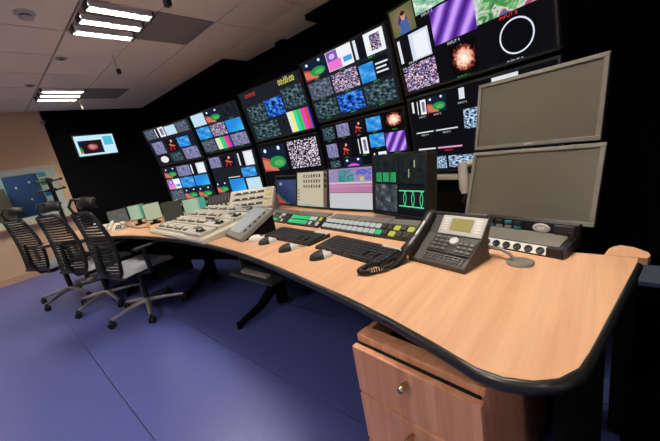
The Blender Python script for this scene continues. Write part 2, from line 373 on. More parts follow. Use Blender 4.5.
MB().use(WHITE).tube([(0, 0, .06), (0, -.06, .05)], .012, 8).build('bracket', cb); MB().use(WHITE).box((.01, -.1, .03), (.05, .12, .05), .01).build('body', cb); MB().use(DARK).tube([(.01, -.16, .025), (.01, -.172, .024)], .018, 10).build('lens', cb)
# black fascia boards hiding the ceiling edge above the displays
for (x0, y0, y1, lab) in ((2.53, 3.68, WALLY-.03, 'long black fascia board at the ceiling edge over the far displays'), (2.84, 2.86, 3.0, 'tiny black fascia block in the notch of the ceiling edge'), (2.63, -.1, 2.27, 'black fascia board at the ceiling edge nearest the camera')):
    f_ = MB().use(MBLACK).box(((x0+BACKX-.004)/2, (y0+y1)/2, CEIL-.03), (BACKX-.004-x0, y1-y0, .05)).build('ceiling_fascia'); tag(f_, lab, 'fascia')
# black drape on the right
dp = thing('curtain', 'tall black drape hanging at the right behind the desk end', 'curtain', (1.62, -.80, 0))
def dfn(u, v): return (-1.02+2.2*u, .026*math.sin(u*50)+.010*math.sin(u*113), .01+v*2.42)
d_ = MB().use(CURT2).grid(dfn, 160, 1).build('cloth', dp)
sm = d_.modifiers.new('thickness', 'SOLIDIFY'); sm.thickness = .006
MB().use(BLACK).tube([(-1.04, 0, 2.44), (1.2, 0, 2.44)], .012, 8).build('rail', dp)
fm = thing('added_floor_mat', 'black mat added on the floor beyond the right end of the desk to keep it dark', 'mat', (1.05, -.45, 0))  # added mat: near-black without gloss, so this stretch of floor stays dark
MB().use(mat('dark_fill_black', (4, 4, 4), 1, spec=0)).prism([(-.75, .34), (-.70, .36), (.62, .36), (.80, .33), (1.45, .31), (1.50, .28), (1.50, -.30), (-.75, -.30)], .0, .008).build('sheet', fm)
# small television on the black wall
tv = thing('television', 'small lit television mounted on the black wall', 'television', (1.597, WALLY-.07, 1.72))
MB().use(BLACK).box((0, .0, .175), (.62, .06, .38), .01).build('housing', tv)
ts = MB().use(emit('television_blue_white', (190, 225, 240), 1.1)).quad((-.285, -.032, .01), (.285, -.032, .01), (.285, -.032, .34), (-.285, -.032, .34)).build('screen', tv)
MB().use(P['field']).quad((-.25, -.034, .05), (-.18, -.034, .05), (-.18, -.034, .26), (-.25, -.034, .26)).build('picture_tile', ts)
MB().use(picture('picture_portrait', 'radial', [(0, (240, 190, 170)), (.25, (200, 110, 120)), (.4, (40, 20, 26))], 6, dist=.25)).quad((-.21, -.035, .04), (.09, -.035, .04), (.09, -.035, .26), (-.21, -.035, .26)).build('picture_tile', ts)
MB().use(emit('television_cyan', (80, 190, 220))).quad((.12, -.035, .16), (.26, -.035, .16), (.26, -.035, .31), (.12, -.035, .31)).build('picture_tile', ts)

# ================================================================== VIDEO WALL
def C_(name, c): return emit('picture_' + name, c, SCREEN)
def ell(cx, cy, rx, ry, n=14): return [(cx+rx*math.cos(2*PI*k/n), cy+ry*math.sin(2*PI*k/n)) for k in range(n)]
def rect(a, b, c, d): return [(a, b), (c, b), (c, d), (a, d)]
COMP = {   # pictures put together from flat shapes, in the tile's own 0..1 frame
    'field': [(rect(0, 0, 1, 1), C_('navy', (22, 34, 58))), ([(0, 0), (.62, 0), (.3, .5), (0, .62)], C_('brick', (176, 74, 62))), ([(.0, .12), (.42, 0), (.62, 0), (.2, .46), (0, .5)], C_('salmon', (214, 118, 92))), (ell(.62, .34, .34, .24), C_('pitch', (46, 148, 74))), (ell(.68, .30, .2, .12), C_('pitch_light', (84, 178, 96))), (ell(.2, .84, .06, .08, 8), C_('floodlight', (236, 244, 250))), (ell(.78, .88, .06, .08, 8), C_('floodlight', (236, 244, 250)))],
    'doc': [(rect(0, 0, 1, 1), C_('ink', (20, 20, 26))), (rect(0, .06, .09, .94), C_('paper', (226, 230, 238))), (rect(.40, .0, 1, 1), C_('paper_cool', (214, 222, 240))), (rect(.52, .06, .94, .9), C_('paper_bright', (240, 243, 248)))],
    'page': [(rect(0, 0, 1, 1), C_('ink', (20, 20, 26))), (rect(.0, .04, .1, .96), C_('paper', (226, 230, 238))), (rect(.38, 0, 1, 1), C_('paper_bright', (240, 243, 248))), (rect(.56, .14, .88, .86), P['crowd'])],
    'pink': [(rect(0, 0, 1, 1), C_('paper_bright', (240, 243, 248))), (rect(.02, .5, .46, .98), C_('violet', (126, 86, 190))), (ell(.24, .72, .12, .14, 10), C_('glow', (226, 180, 250))), (rect(.02, .02, .56, .5), C_('hot_pink', (238, 120, 208))), (rect(.64, .2, .96, .46), C_('sky_blue', (70, 160, 226)))],
    'redfig': [(rect(0, 0, 1, 1), C_('dark_stage', (26, 20, 30))), ([(.2, .1), (.3, .1), (.62, .9), (.55, .9)], C_('red_stroke', (190, 44, 40))), ([(.3, .5), (.8, .35), (.8, .42), (.3, .6)], C_('orange_stroke', (228, 130, 100))), ([(.5, .4), (.6, .1), (.68, .1), (.58, .45)], C_('red_stroke', (190, 44, 40))), (ell(.62, .78, .08, .1, 8), C_('skin_spot', (240, 190, 160)))],
    'bluetext': [(rect(0, 0, 1, 1), C_('ink', (20, 20, 26))), (rect(0, 0, .5, .9), P['blue']), (rect(.56, .66, .96, .74), C_('paper', (226, 230, 238))), (rect(.56, .46, .9, .54), C_('paper', (226, 230, 238))), (rect(.56, .26, .94, .34), C_('paper', (226, 230, 238)))],
    'magenta': [(rect(0, 0, 1, 1), C_('navy', (22, 34, 58))), (ell(.5, .3, .46, .42), C_('magenta', (226, 84, 214))), (ell(.5, .2, .3, .2), C_('pale_magenta', (244, 170, 240))), (ell(.2, .88, .06, .06, 8), C_('floodlight', (236, 244, 250))), (ell(.78, .9, .06, .06, 8), C_('floodlight', (236, 244, 250)))],
    'person': [(rect(0, 0, 1, 1), P['person']), ([(.3, 0), (.78, 0), (.7, .5), (.4, .5)], C_('blue_shirt', (72, 100, 160))), (ell(.55, .62, .1, .15, 10), C_('face', (206, 150, 126))), (ell(.55, .74, .11, .08, 10), C_('hair', (50, 34, 28)))],
    'lav': [(rect(0, 0, 1, 1), P['lav'])]}
def picture_tile(kind, Mx, x0, x1, z0, z1):
    b = MB().at(Mx)
    for n, (pts, mt) in enumerate(COMP.get(kind) or [(rect(0, 0, 1, 1), P[kind])]):
        b.use(mt); f = len(b.f); b.add([(x0+(x1-x0)*min(1, max(0, u)), -.007-.0005*n, z0+(z1-z0)*min(1, max(0, v))) for u, v in pts], [tuple(range(len(pts)))])
        b.uv[f] = tuple(pts)
    return b
def display(label, c, yaw, tilt, W, H, tiles, texts=()):
    base = c[2]-H/2*math.cos(tilt)
    d = thing('wall_display', label, 'display', (c[0], c[1], base), face_rot(yaw), 'displays of the video wall')
    Mx = panel_matrix(c[2]-base, tilt)
    MB().use(MBLACK).at(Mx).box((0, .05, 0), (W+.012, .08, H+.012)).build('housing', d)
    fr = MB().use(mat('display_frame', (34, 33, 32), .4)).at(Mx)
    for s_ in (-1, 1): fr.box((0, .0, s_*(H/2-.004)), (W+.012, .03, .014)); fr.box((s_*(W/2-.002), .0, 0), (.012, .03, H-.016))
    fr.build('frame', d)
    sc = MB().use(emit('grey_screen_glow', (32, 34, 42)) if any(k in label for k in ('far end', 'clock')) else SCRN).at(Mx).quad((-W/2, -.004, -H/2), (W/2, -.004, -H/2), (W/2, -.004, H/2), (-W/2, -.004, H/2)).build('screen', d)
    for (u0, v0, u1, v1, k) in tiles:
        x0, x1 = -W/2+u0*W, -W/2+u1*W; z1, z0 = H/2-v0*H, H/2-v1*H
        picture_tile(k, Mx, x0, x1, z0, z1).build('picture_tile', sc)
    for (u, v, size, body, mt) in texts:
        text_mesh(body, size, Mx @ Matrix.Translation((-W/2+u*W, -.008, H/2-v*H)) @ STAND, mt, 'caption', sc)
    return d
def grid3(names, x0=.02, x1=.98, y0=.02, y1=.97, nc=3, gap=.03):
    out = []; nr = len(names)//nc
    for i, k in enumerate(names):
        if not k: continue
        r_, c_ = divmod(i, nc); cw = (x1-x0)/nc; ch = (y1-y0)/nr
        out.append((x0+c_*cw+gap*.4, y0+r_*ch+gap*.3, x0+(c_+1)*cw-gap*.4, y0+(r_+1)*ch-gap*1.3, k))
    return out
def caps(tiles, mt=GRN, size=.018): return [((a+c)/2, d+.022, size, 'INPUT %d' % (n+1), mt) for n, (a, b, c, d, k) in enumerate(tiles)]
cols = {  # centre of the upper display, yaw, tilt, scale
    1: ((2.119, 4.861, 1.619), 193.7, -12, .965), 2: ((2.374, 3.915, 1.655), 187.9, -12, .965),
    3: ((2.396, 2.735, 1.679), 181.3, -11, .985), 4: ((2.396, 1.721, 1.727), 174.5, -11, .985), 5: ((2.144, .659, 1.758), 164.0, -11, 1/1.02)}
LAY = {}
LAY['1u'] = [(.02, .03, .25, .27, 'grey'), (.27, .03, .47, .27, 'page'), (.49, .05, .72, .27, 'bluepage'), (.74, .03, .98, .27, 'grey'), (.06, .36, .31, .68, 'lav'), (.37, .34, .60, .68, 'redfig'), (.64, .38, .88, .62, 'blue'), (.06, .71, .31, .96, 'ball'), (.36, .72, .6, .94, 'people'), (.66, .66, .97, .95, 'lav')]
LAY['1l'] = grid3(['field', 'lav', 'doc', 'pink', 'blue', 'cyan', 'grey', 'field', 'field'])
LAY['2u'] = grid3(['bluepage', 'field', 'dim', 'blue', 'crowd', 'cyan', 'grey', 'bars', 'lav'])
LAY['2l'] = [(.03, .04, .28, .30, 'lav'), (.32, .04, .58, .34, 'redfig'), (.66, .03, .95, .36, 'doc'), (.66, .40, .93, .62, 'blue'), (.02, .68, .30, .95, 'field'), (.35, .64, .66, .97, 'cyan'), (.70, .66, .97, .95, 'bluepage'), (.35, .58, .6, .60, 'whitebar')]
LAY['3u'] = [(.06, .30, .36, .62, 'people'), (.38, .28, .66, .60, 'bluepeople'), (.68, .20, .97, .55, 'people'), (.06, .66, .48, .97, 'people'), (.50, .64, .66, .94, 'dim'), (.66, .60, .98, .97, 'bars')]
LAY['3l'] = [(.03, .08, .46, .60, 'field'), (.52, .07, .96, .60, 'crowdbw')]
LAY['4u'] = grid3(['field', 'pink', 'page', 'grey', 'crowd', 'bluetext', 'people', 'bluepeople', 'people'])
LAY['4l'] = [(.04, .05, .2, .26, 'people'), (.24, .04, .40, .25, 'lav'), (.44, .05, .58, .25, 'redfig'), (.61, .05, .77, .25, 'blue'), (.81, .03, .99, .26, 'fire'), (.05, .34, .2, .58, 'lav'), (.24, .34, .38, .58, 'redfig'), (.48, .32, .59, .58, 'page'), (.62, .30, .78, .5, 'blue'), (.79, .32, 1, .6, 'purple'), (.06, .64, .20, .9, 'people'), (.25, .62, .50, .96, 'magenta'), (.64, .58, .78, .86, 'page'), (.25, .965, .52, .985, 'whitebar')]
LAY['5u'] = [(.01, .02, .21, .31, 'person'), (.02, .34, .29, .64, 'doc'), (.02, .67, .30, .97, 'crowd'), (.22, .0, .44, .2, 'greenwhite'), (.32, .22, .61, .58, 'purple'), (.41, .64, .59, .96, 'fire'), (.61, .12, .97, .56, 'collage'), (.71, .60, .91, .95, 'ring')]
LAY['5l'] = [(.03, .06, .05, .2, 'whitebar'), (.08, .06, .16, .24, 'page'), (.17, .05, .33, .24, 'field'), (.43, .04, .47, .16, 'whitebar'), (.45, .28, .62, .5, 'icy'), (.04, .46, .2, .475, 'whitebar'), (.22, .46, .40, .475, 'whitebar'), (.04, .68, .2, .70, 'whitebar'), (.22, .68, .42, .70, 'pinkbar'), (.18, .80, .28, .96, 'icy'), (.30, .80, .54, .95, 'icy'), (.65, .03, .8, .25, 'whitebar')]
TXT = {'1u': [], '3u': [(.80, .09, .07, '00:00:00', YEL), (.80, .025, .03, 'TIME', WHT), (.20, .10, .055, '00:00:00', RED)],
       '5u': [(.45, .61, .024, 'INPUT 4', WHT), (.48, .985, .024, 'INPUT 1', GRN), (.78, .585, .026, 'INPUT 8', RED), (.79, .985, .024, 'INPUT 9', WHT), (.305, .225, .024, 'INPUT 2', WHT), (.12, .645, .02, 'INPUT 6', WHT)]}
for k in ('2u', '4u', '1l'): TXT[k] = caps(LAY[k], GRN)
TXT['4l'] = caps(LAY['4l'][:11], GRN, .014); TXT['5l'] = [(.12, .27, .018, 'INPUT 1', WHT), (.25, .27, .018, 'INPUT 2', WHT), (.45, .2, .018, 'INPUT 3', WHT), (.12, .505, .018, 'INPUT 5', WHT), (.31, .505, .018, 'INPUT 6', WHT), (.31, .73, .018, 'INPUT 9', RED)]
DESC = {'1u': 'upper display at the far end of the wall, with a white ball picture', '1l': 'lower display at the far end of the wall, pink and blue pictures', '2u': 'upper wall display, second from the far end, with nine pictures and colour bars', '2l': 'lower wall display, second from the far end, with a mostly empty dark middle',
        '3u': 'upper middle wall display with a yellow clock and wide colour bars', '3l': 'lower middle wall display with a stadium and a crowd picture side by side', '4u': 'upper wall display with nine large pictures, right of the clock display', '4l': 'lower wall display with many small pictures and a magenta stage',
        '5u': 'upper display at the near end with purple drape, firework and white ring', '5l': 'lower display at the near end, half hidden by the tall monitors'}
low_edges = []
for k in range(1, 6):
    c, yaw, tilt, sc_ = cols[k]; W = 1.02*sc_; H = .58*sc_
    if k == 5: W, H = 1.0, .5686
    c = (c[0]*sc_, c[1]*sc_, EYE+(c[2]-EYE)*sc_) if k < 5 else c
    yaw = R(yaw); tl = R(tilt); n = Vector((math.cos(yaw), math.sin(yaw), 0))
    display(DESC['%du' % k], c, yaw, tl, W, H, LAY['%du' % k], TXT.get('%du' % k, ()))
    up = Vector((0, 0, math.cos(tl))) - n*math.sin(tl)
    be = Vector(c) - up*(H/2+.018)
    tl2 = R(-3); up2 = Vector((0, 0, math.cos(tl2))) - n*math.sin(tl2)
    c2 = be - up2*(H/2+.014)
    display(DESC['%dl' % k], tuple(c2), yaw, tl2, W, H, LAY['%dl' % k], TXT.get('%dl' % k, ()))
    b2 = c2 - up2*(H/2+.012); vr = Vector((-math.sin(yaw), math.cos(yaw), 0)); low_edges.append((b2, vr, n, W, yaw))
# plinths with a beige ledge that carry the columns of displays
ledge_desc = ['farthest', 'second farthest', 'middle', 'second nearest', 'nearest']
for q, (b2, vr, n, W, yaw) in enumerate(low_edges):
    pl = thing('display_plinth', 'black plinth with beige ledge under the %s column of wall displays' % ledge_desc[q], 'plinth', (b2.x, b2.y, 0), face_rot(yaw), 'plinths under the video wall')
    MB().use(MBLACK).box((0, .05, b2.z/2-.03), (W-.03, .08, b2.z-.06)).build('body', pl)
    MB().use(LGREY).box((0, .0, b2.z-.03), (W-.03, .10, .035), .004).build('ledge', pl)

# ================================================================== DESK
front = [(1.20, -.094), (.944, -.044), (.70, .004), (.645, .018), (.60, .045), (.572, .082), (.556, .13), (.558, .18), (.597, .29), (.642, .436), (.683, .60), (.744, .884), (.781, 1.068), (.821, 1.296), (.86, 1.566), (.885, 1.887), (.89, 2.224), (.875, 2.616), (.845, 2.955), (.80, 3.28), (.72, 3.58), (.60, 3.85), (.45, 4.10), (.28, 4.32)]
back = [(.75, 4.92), (1.0, 4.72), (1.28, 4.40), (1.55, 3.9), (1.74, 3.3), (1.86, 2.6), (1.9, 2.0), (1.88, 1.4), (1.78, .9), (1.66, .5), (1.5, .22), (1.24, .06), (1.235, -.098)]
poly = front + back
dk = thing('control_desk', 'long curved beech control desk with a black rounded edge', 'desk', (0, 0, 0))
MB().use(WOOD).prism(poly, DESK-.022, DESK).build('desktop', dk)
def offset(pts, d):
    out = []
    for i, p in enumerate(pts):
        a = Vector(pts[max(i-1, 0)]); b_ = Vector(pts[min(i+1, len(pts)-1)]); t = (b_-a).normalized(); nn = Vector((-t.y, t.x))
        out.append((p[0]+nn.x*d, p[1]+nn.y*d))
    return out
edge = MB().use(mat('black_edge_rubber', (30, 30, 31), .28, spec=.6)); fo = front
prof = [(.0, .0), (.006, -.001), (.012, -.006), (.014, -.014), (.012, -.024), (.004, -.034), (-.03, -.042), (-.03, -.024), (0, -.0235)]
rings = []
offs = {d: offset(fo, d) for d, z in prof}
vs_ = []
for d, z in prof:
    for p in offset(fo, d): vs_.append((p[0], p[1], DESK+z))
nn_ = len(fo); fs_ = [(j*nn_+i, j*nn_+i+1, ((j+1) % len(prof))*nn_+i+1, ((j+1) % len(prof))*nn_+i) for j in range(len(prof)) for i in range(nn_-1)]
edge.add(vs_, fs_, True); eo = edge.build('edge_band', dk)
inner = offset(front, -.09)
MB().use(MBLACK).prism(inner + back, DESK-.05, DESK-.0225).build('underframe', dk)
# modesty panels following the back of the desk, each panel a part
bp_ = back[:-2]
for a, b_ in zip(bp_[:-1], bp_[1:]):
    a = Vector(a); b_ = Vector(b_); mdl = (a+b_)/2; L_ = (b_-a).length; ang = math.atan2(b_.y-a.y, b_.x-a.x)
    lo = .12 if 2.0 < mdl.y < 3.7 else .0
    MB().use(MBLACK).at(Matrix.Translation((mdl.x, mdl.y, 0)) @ Matrix.Rotation(ang, 4, 'Z')).box((0, -.06, (.68+lo)/2), (L_-.006, .02, .68-lo)).build('modesty_panel', dk)
MB().use(MBLACK).prism([(.80, .045), (1.19, -.035), (1.19, -.01), (.80, .07)], 0, .68).build('end_panel', dk)
MB().use(MBLACK).prism([(1.17, -.03), (1.2, -.03), (1.48, .24), (1.45, .24)], 0, .68).build('end_panel', dk)
# legs: black column with a splayed foot
for (x, y, fx, fy) in ((1.42, 2.02, .985, 2.02), (1.40, 3.15, 1.0, 3.02), (1.1, 4.1, .75, 3.85)):
    l_ = MB().use(MBLACK)
    l_.tube([(x, y, .0), (x, y, .67)], .05, 10)
    l_.tube([(fx, fy, .03), ((fx+x)/2, (fy+y)/2, .07), (x, y, .2)], [.022, .035, .05], 8); l_.tube([(fx, fy, 0), (fx, fy, .045)], .022, 10)
    l_.build('leg', dk)
# wing of the next desk, behind the right end
wg = thing('side_desk', 'short wooden desk wing jutting out behind the right end of the desk', 'desk', (1.29, -.08, 0))
MB().use(WOOD).prism([(-.051, .06), (-.051, -.039), (-.024, -.047), (0, -.043), (.036, -.013), (.047, .018), (.03, .035), (.005, .048)], .706, .73).build('desktop', wg)
MB().use(MBLACK).box((-.0, .0, .353), (.05, .05, .706)).build('pedestal', wg)
# equipment shelf under the desk with a white keyboard tray
sh = thing('keyboard_tray', 'pale pull-out tray hanging under the middle of the desk', 'tray', (.96, 1.45, .58))
MB().use(DARK).box((.0, 0, .0), (.26, .40, .014)).build('shelf', sh); MB().use(GREY).box((-.085, 0, .016), (.035, .24, .016), .005).build('keyboard', sh)
for s_ in (-1, 1): MB().use(DARK).box((.05, s_*.19, .055), (.2, .012, .11)).build('bracket', sh)
# drawer unit
ca = Vector((.612, .557, 0)); cb_ = Vector((.575, .177, 0)); yaw = math.atan2(cb_.y-ca.y, cb_.x-ca.x)   # local X runs from left to right along the front
du = thing('drawer_unit', 'wooden drawer unit standing under the near end of the desk', 'drawers', (ca.x, ca.y, 0), yaw)
CW = (cb_-ca).length
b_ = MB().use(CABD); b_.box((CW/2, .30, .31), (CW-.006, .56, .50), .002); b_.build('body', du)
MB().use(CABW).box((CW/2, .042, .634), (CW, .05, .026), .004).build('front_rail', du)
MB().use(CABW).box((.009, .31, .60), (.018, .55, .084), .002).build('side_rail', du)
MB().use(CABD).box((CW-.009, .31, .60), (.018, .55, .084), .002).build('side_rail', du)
MB().use(MBLACK).box((CW/2, .31, .565), (CW-.04, .53, .01)).build('inner_top_shade', du)  # black sheet paints the shade behind the rail under the desk
MB().use(MBLACK).box((CW/2, .28, .03), (CW-.05, .5, .06)).build('plinth', du)
MB().use(mat('black_shadow_gap', (12, 10, 9), .8)).box((CW/2, .014, .34), (CW-.03, .01, .56)).build('drawer_gap_shade', du)  # black sheet behind the drawer fronts stands in for shadow between them
for z0, z1 in ((.455, .620), (.264, .445), (.066, .254)):
    d_ = MB().use(CABW).box((CW/2, 0, (z0+z1)/2), (CW, .022, z1-z0), .003).build('drawer', du)
    MB().use(BRASS).at(Matrix.Translation((CW*.50, -.011, z1-.036)) @ Matrix.Rotation(PI/2, 4, 'X')).lathe([(.006, 0), (.006, .012), (.0095, .014), (.0095, .034), (.008, .036)], 16).build('knob', d_)

# ================================================================== MONITORS ON THE DESK
def monitor(name, label, c, yaw, tilt, W, H, bez, bm_, tiles, base_z=DESK, off=False, stand=True, group=None, logo=None, foot_y=.10, depth=.05):
    d = thing(name, label, 'monitor', (c[0], c[1], base_z), face_rot(R(yaw)), group)
    Mx = panel_matrix(c[2]-base_z, R(tilt))
    MB().use(BLACK if bm_ is BLACK else DARK).at(Mx).box((0, depth/2+.008, 0), (W-.01, depth, H-.01), .008).build('housing', d)
    fr = MB().use(bm_).at(Mx)
    for s_ in (-1, 1): fr.box((0, 0, s_*(H/2-bez/2)), (W, .02, bez), .002); fr.box((s_*(W/2-bez/2), 0, 0), (bez, .02, H-2*bez), .002)
    fr.build('bezel', d)
    w_, h_ = W-2*bez, H-2*bez
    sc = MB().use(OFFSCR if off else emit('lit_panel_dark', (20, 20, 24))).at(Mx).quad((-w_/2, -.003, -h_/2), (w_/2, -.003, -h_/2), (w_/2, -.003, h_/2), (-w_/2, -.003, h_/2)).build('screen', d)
    for (u0, v0, u1, v1, mt) in tiles:
        x0, x1 = -w_/2+u0*w_, -w_/2+u1*w_; z1, z0 = h_/2-v0*h_, h_/2-v1*h_
        MB().use(mt).at(Mx).quad((x0, -.005, z0), (x1, -.005, z0), (x1, -.005, z1), (x0, -.005, z1)).build('picture_tile', sc)
    if logo: text_mesh(logo, .011, Mx @ Matrix.Translation((0, -.0115, -H/2+bez/2)) @ STAND, WHITE, 'logo', d)
    if stand:
        MB().use(BLACK).box((0, foot_y+.02, .008), (min(.22, W*.6), min(.16, W*.6), .016), .005).build('foot', d)
        MB().use(BLACK).tube([(0, foot_y+.03, .01), (0, foot_y+.03, c[2]-base_z)], .022, 10).build('neck', d)
    return d
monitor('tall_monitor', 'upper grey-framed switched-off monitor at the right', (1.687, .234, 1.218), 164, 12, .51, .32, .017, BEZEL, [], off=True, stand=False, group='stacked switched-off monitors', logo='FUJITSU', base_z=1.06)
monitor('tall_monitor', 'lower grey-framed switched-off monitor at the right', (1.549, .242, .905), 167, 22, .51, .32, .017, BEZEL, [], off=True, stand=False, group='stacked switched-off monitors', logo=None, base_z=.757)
ar = thing('monitor_arm', 'silver and black monitor arm behind the two switched-off monitors', 'monitor arm', (1.86, .28, DESK))
MB().use(BLACK).tube([(0, 0, 0), (0, 0, .62)], .022, 12).build('pole', ar); MB().use(BLACK).lathe([(.06, 0), (.06, .012), (.03, .02)], 20).build('clamp', ar)
MB().use(SILVER).tube([(0, 0, .26), (-.1, .16, .27), (-.24, .245, .275)], .016, 8).build('boom', ar)
MB().use(SILVER).tube([(-.24, .245, .29), (-.245, .24, .16), (-.25, .235, .13)], [.022, .026, .018], 10).build('joint', ar)
MB().use(BLACK).tube([(-.25, .235, .13), (-.22, .26, .08), (-.16, .24, .03), (-.05, .1, .01)], .006, 6).build('cable', ar)
for z_, dx_ in ((.49, -.085), (.19, -.22)): MB().use(BLACK).tube([(0, 0, z_), (dx_, -.02, z_)], .018, 8).build('mount', ar)
# scope monitor and its three neighbours
scd = picture('scope_background', 'noise', [(.3, (22, 28, 30)), (.7, (40, 46, 46))], 5); scg = picture('scope_green', 'wave', [(0, (10, 40, 26)), (.6, (30, 150, 90)), (1, (90, 230, 150))], 2.2)
scgrey = picture('scope_grey_wave', 'noise', [(.35, (40, 46, 50)), (.55, (70, 78, 82)), (.75, (140, 150, 154))], 3.5)
LINE = emit('scope_trace', (90, 225, 150)); GBLK = emit('scope_dark_tile', (24, 30, 32)); YLW = emit('scope_needle', (180, 190, 140))
m4 = monitor('scope_monitor', 'black monitor showing green waveform scopes beside the telephone', (1.455, .806, .948), 161.5, 8.5, .41, .34, .016, BLACK,
        [(.0, .0, .5, .46, scd), (.52, .0, 1, .46, scd), (.0, .48, .48, .97, scgrey), (.52, .5, .99, .9, GBLK), (.03, .27, .16, .44, scg), (.18, .27, .31, .44, scg), (.33, .27, .46, .44, scg), (.70, .22, .72, .36, YLW), (.80, .08, .82, .2, YLW)], depth=.06)
ey = MB().use(LINE); Mx = panel_matrix(.948-DESK, R(8.5)); w_, h_ = .378, .308
def sp(u, v): return (-w_/2+u*w_, -.0065, h_/2-v*h_)
ey.at(Mx)
ey.tube([sp(.53, .585), sp(.98, .575)], .003, 4); ey.tube([sp(.53, .845), sp(.98, .845)], .003, 4)
for k in range(3):
    x = .57+.15*k
    for s_ in (1, -1): ey.tube([sp(x+.07+s_*.055*math.cos(t_)-s_*.03, .715+.13*math.sin(t_)) for t_ in [(-PI/2)+PI*q/8 for q in range(9)]], .0018, 4)
ey.build('waveform_trace', m4)
lav = emit('panel_lavender', (150, 138, 178)); pnk = picture('panel_pink', 'grad', [(0, (196, 130, 170)), (1, (176, 118, 158))]); pal = emit('panel_pale', (196, 198, 200)); teal = picture('panel_teal_keys', 'cell', [(0, (24, 130, 130)), (.5, (40, 160, 150)), (.8, (30, 110, 120))], 9, const=True)
bkey = picture('panel_blue_keys', 'cell', [(0, (60, 60, 190)), (.5, (110, 100, 200)), (.8, (150, 138, 178))], 8, const=True); gylw = emit('panel_yellow', (220, 205, 90)); drow = picture('panel_dashes', 'wave', [(0, (176, 80, 130)), (.5, (230, 180, 210))], 9, const=True)
monitor('control_monitor', 'monitor with pink and lavender control page, left of the scope monitor', (1.725, 1.344, .891), 174, 10.6, .45, .316, .013, BLACK,
        [(0, 0, 1, .34, lav), (0, .34, 1, .38, pal), (0, .38, 1, .60, pnk), (0, .42, 1, .46, drow), (0, .61, 1, 1, pal), (.24, .03, .60, .33, teal), (.66, .05, .98, .18, bkey), (.74, .22, .82, .32, gylw), (.86, .2, .98, .3, bkey)])
cream = emit('panel_cream', (196, 186, 160)); kd = emit('panel_black_keys', (34, 30, 28)); brn = emit('panel_brown', (110, 90, 80))
kt = [(0, 0, .88, 1, cream), (.88, 0, 1, 1, brn)] + [(.22+.085*i, .07+.15*j, .22+.085*i+.055, .07+.15*j+.09, kd) for i in range(7) for j in range(3)] + [(.9, .07+.15*j, .98, .16+.15*j, kd) for j in range(3)] + [(.03, .5+.1*j, .08, .55+.1*j, kd) for j in range(4)] + [(.1, .95, .86, .99, emit('panel_blue_line', (120, 170, 190)))]
monitor('control_monitor', 'monitor with cream page and rows of black keys', (1.797, 1.797, .886), 171.3, 13, .432, .304, .010, BLACK, kt)
monitor('control_monitor', 'monitor with a dark stadium picture, leftmost of the four lit desk monitors', (1.886, 2.227, .8705), 168.7, 13.6, .404, .284, .012, DARK,
        [(.03, .12, 1, .98, picture('panel_stadium', 'grad', [(0, (30, 30, 50)), (.2, (200, 60, 80)), (.34, (40, 90, 70)), (.45, (36, 44, 72)), (1, (60, 70, 110))], 3, angle=-1.0, dist=.5)), (.18, .22, .3, .32, emit('panel_spot', (170, 190, 220)))])

# ================================================================== SMALL THINGS ON THE DESK
def rgb_keys(mb, x0, x1, y, z, n, w_, d_, choose, h_=.008):
    for i in range(n):
        mb.use(choose(i)); mb.box((x0+(x1-x0)*(i+.5)/n, y, z), (w_, d_, h_))
GL = {'g': emit('lit_key_green', (60, 200, 120)), 'w': emit('lit_key_white', (210, 215, 205), .8), 'y': emit('lit_key_yellow', (215, 215, 90), .8), 'd': mat('unlit_key', (58, 56, 52), .5), 't': emit('lit_key_mint', (110, 215, 170), .8)}
def router_panel(label, p0, p1, rows, cover=True, zlift=0):
    """slanted button panel whose front edge runs from p0 (left) to p1 (right)"""
    a = Vector((p0[0], p0[1], 0)); b_ = Vector((p1[0], p1[1], 0)); L_ = (b_-a).length; rz = math.atan2(b_.y-a.y, b_.x-a.x)
    t_ = thing('button_panel', label, 'control panel', ((a.x+b_.x)/2, (a.y+b_.y)/2, DESK), rz, 'button panels in front of the monitors')
    MB().use(DARK).side([(0, 0), (0, .012), (.075, .05), (.085, .05), (.085, 0)], -L_/2, L_/2).build('housing', t_)
    ang = math.atan2(.038, .075); Mx = Matrix.Translation((0, 0, .012)) @ Matrix.Rotation(ang, 4, 'X')
    kb = MB().at(Mx); nr = len(rows)
    for j, row in enumerate(rows):
        n = len(row); y = .084*(1-(j+.5)/nr)
        rgb_keys(kb, -L_/2+.008, L_/2-.008, y, .003, n, (L_-.016)/n*.72, .084/nr*.62, lambda i: GL[row[i]])
    kb.build('keys', t_)
    if cover:
        nc = max(1, round(L_/.23))
        for q in range(nc): MB().use(BEZEL).side([(.088, .044), (.088, .050), (.15, .056), (.15, .045)], -L_/2+L_*q/nc+.004, -L_/2+L_*(q+1)/nc-.004).build('cover_plate', t_)
    return t_
router_panel('button panel with white, green and yellow keys under the scope monitor', (1.300, 1.29), (1.195, .60), ['wwwwwwwwwwwddydyy', 'wwwwwwwwwwgdyddd'])
router_panel('button panel with two rows of green keys beside the white-keyed panel', (1.345, 1.66), (1.305, 1.32), ['tggggggggwwwdy', 'gtgggggggdwddw'])
router_panel('button panel with green lower row and dark upper keys, farthest to the left', (1.405, 2.02), (1.352, 1.69), ['dddwddddwwdd', 'ddddddddwddd', 'ggggggggddwd'])
